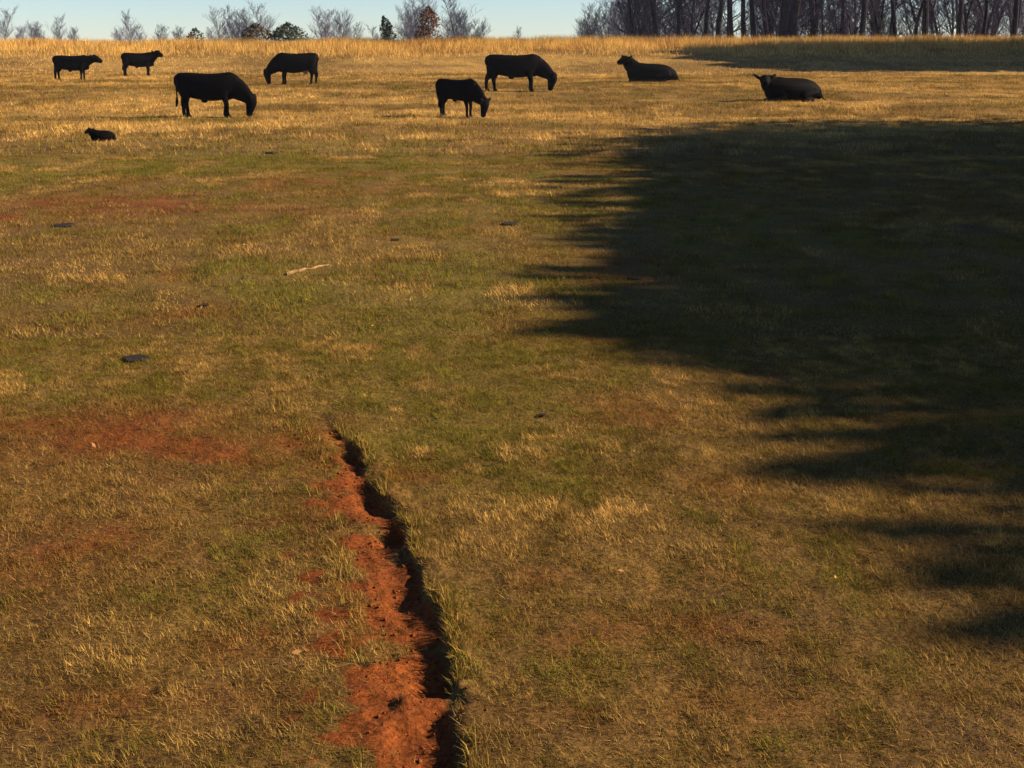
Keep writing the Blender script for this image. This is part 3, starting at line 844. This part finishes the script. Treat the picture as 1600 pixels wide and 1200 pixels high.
def stick():
    a, b = px(447, 430), px(514, 415)
    V, Fq = [], []
    n = 7; rd = random.Random(3); prev = None
    P = []
    for i in range(n + 1):
        q = a.lerp(b, i / n); q.z = float(terr(q.x, q.y)) + .012 + rd.uniform(-.004, .006); q.y += rd.uniform(-.03, .03); P.append(q)
    org = P[0].copy()
    for i in range(n): prism(V, Fq, P[i] - org, P[i + 1] - org, .019 - .0015 * i, .018 - .0015 * i, 7)
    prism(V, Fq, P[4] - org, P[4] - org + Vector((.06, .05, .008)), .009, .004, 5)
    for v0 in (0,): Fq.append(tuple(range(7))[::-1])
    me = bpy.data.meshes.new('stick'); me.from_pydata([tuple(v) for v in V], [], Fq); me.materials.append(M_STICK)
    o = link('stick', me, None, label='pale bleached stick lying on green turf', category='stick'); o.location = org
stick()

# clay crumbs along the rut and loose dry leaves: too many and too small to count
def crumbs():
    n = 900
    Y = 3.6 + (RUT_Y[-1] - 3.9) * rng.random(n) ** 1.0
    X = np.interp(Y, RUT_Y, RUT_X) - .10 + rng.normal(0, .09, n)
    s = .002 + .008 * rng.random(n) ** 4
    V, Fc = [], []
    base = np.array([[1, 0, 0], [-1, 0, 0], [0, 1, 0], [0, -1, 0], [0, 0, 1], [0, 0, -1]], float)
    fc = np.array([[0, 2, 4], [2, 1, 4], [1, 3, 4], [3, 0, 4], [2, 0, 5], [1, 2, 5], [3, 1, 5], [0, 3, 5]])
    Z = terr(X, Y)
    V = (base[None] * s[:, None, None] * (.6 + .8 * rng.random((n, 6, 1))) + np.stack([X, Y, Z + s * .3], -1)[:, None, :]).reshape(-1, 3)
    Fc = (fc[None] + 6 * np.arange(n)[:, None, None]).ravel()
    link('clay_crumbs', mesh_np('clay_crumbs', V, Fc, 3), M_CLOD, kind='stuff', label='crumbs of red clay strewn along the rut')
crumbs()
def leaves():
    n = 260
    X, Y = scatter(n, 3.6, 24)
    s = .008 + .014 * rng.random(n)
    Z = terr(X, Y) + .02 + .03 * rng.random(n)
    C = np.stack([X, Y, Z], -1)
    u = rng.normal(size=(n, 3)) * [1, 1, .45]; u /= np.linalg.norm(u, axis=1)[:, None]
    w = rng.normal(size=(n, 3)) * [1, 1, .6]; w -= (w * u).sum(1)[:, None] * u; w /= np.linalg.norm(w, axis=1)[:, None]
    V = np.stack([C - u * s[:, None], C + w * s[:, None] * .5, C + u * s[:, None], C - w * s[:, None] * .5], 1).reshape(-1, 3)
    cols = np.repeat(pick([C_TAN, C_BROWN, np.array([.34, .17, .07])], [np.full(n, .45), np.full(n, .3), np.full(n, .35)], n), 4, axis=0)
    link('dry_leaves', mesh_np('dry_leaves', V, np.arange(n * 4), 4, cols), M_GRASS, kind='stuff', label='dry fallen leaves scattered over the turf')
leaves()

# ------------------------------------------------------------------ haze: thin pale air round everything
def haze():
    m, n, l = mat_new('haze_air')
    out = n.new('ShaderNodeOutputMaterial'); v = n.new('ShaderNodeVolumePrincipled')
    v.inputs['Color'].default_value = (.72, .78, 1.0, 1); v.inputs['Density'].default_value = 0.00018; v.inputs['Anisotropy'].default_value = .2
    l.new(v.outputs[0], out.inputs['Volume'])
    bm = bmesh.new(); bmesh.ops.create_cube(bm, size=1)
    for q in bm.verts: q.co = Vector((q.co.x * 1030, q.co.y * 1030, -8 + (q.co.z + .5) * 36))
    link('haze', bm_mesh('haze', bm, False), m, kind='stuff', label='thin blue haze over the distant trees')
haze()
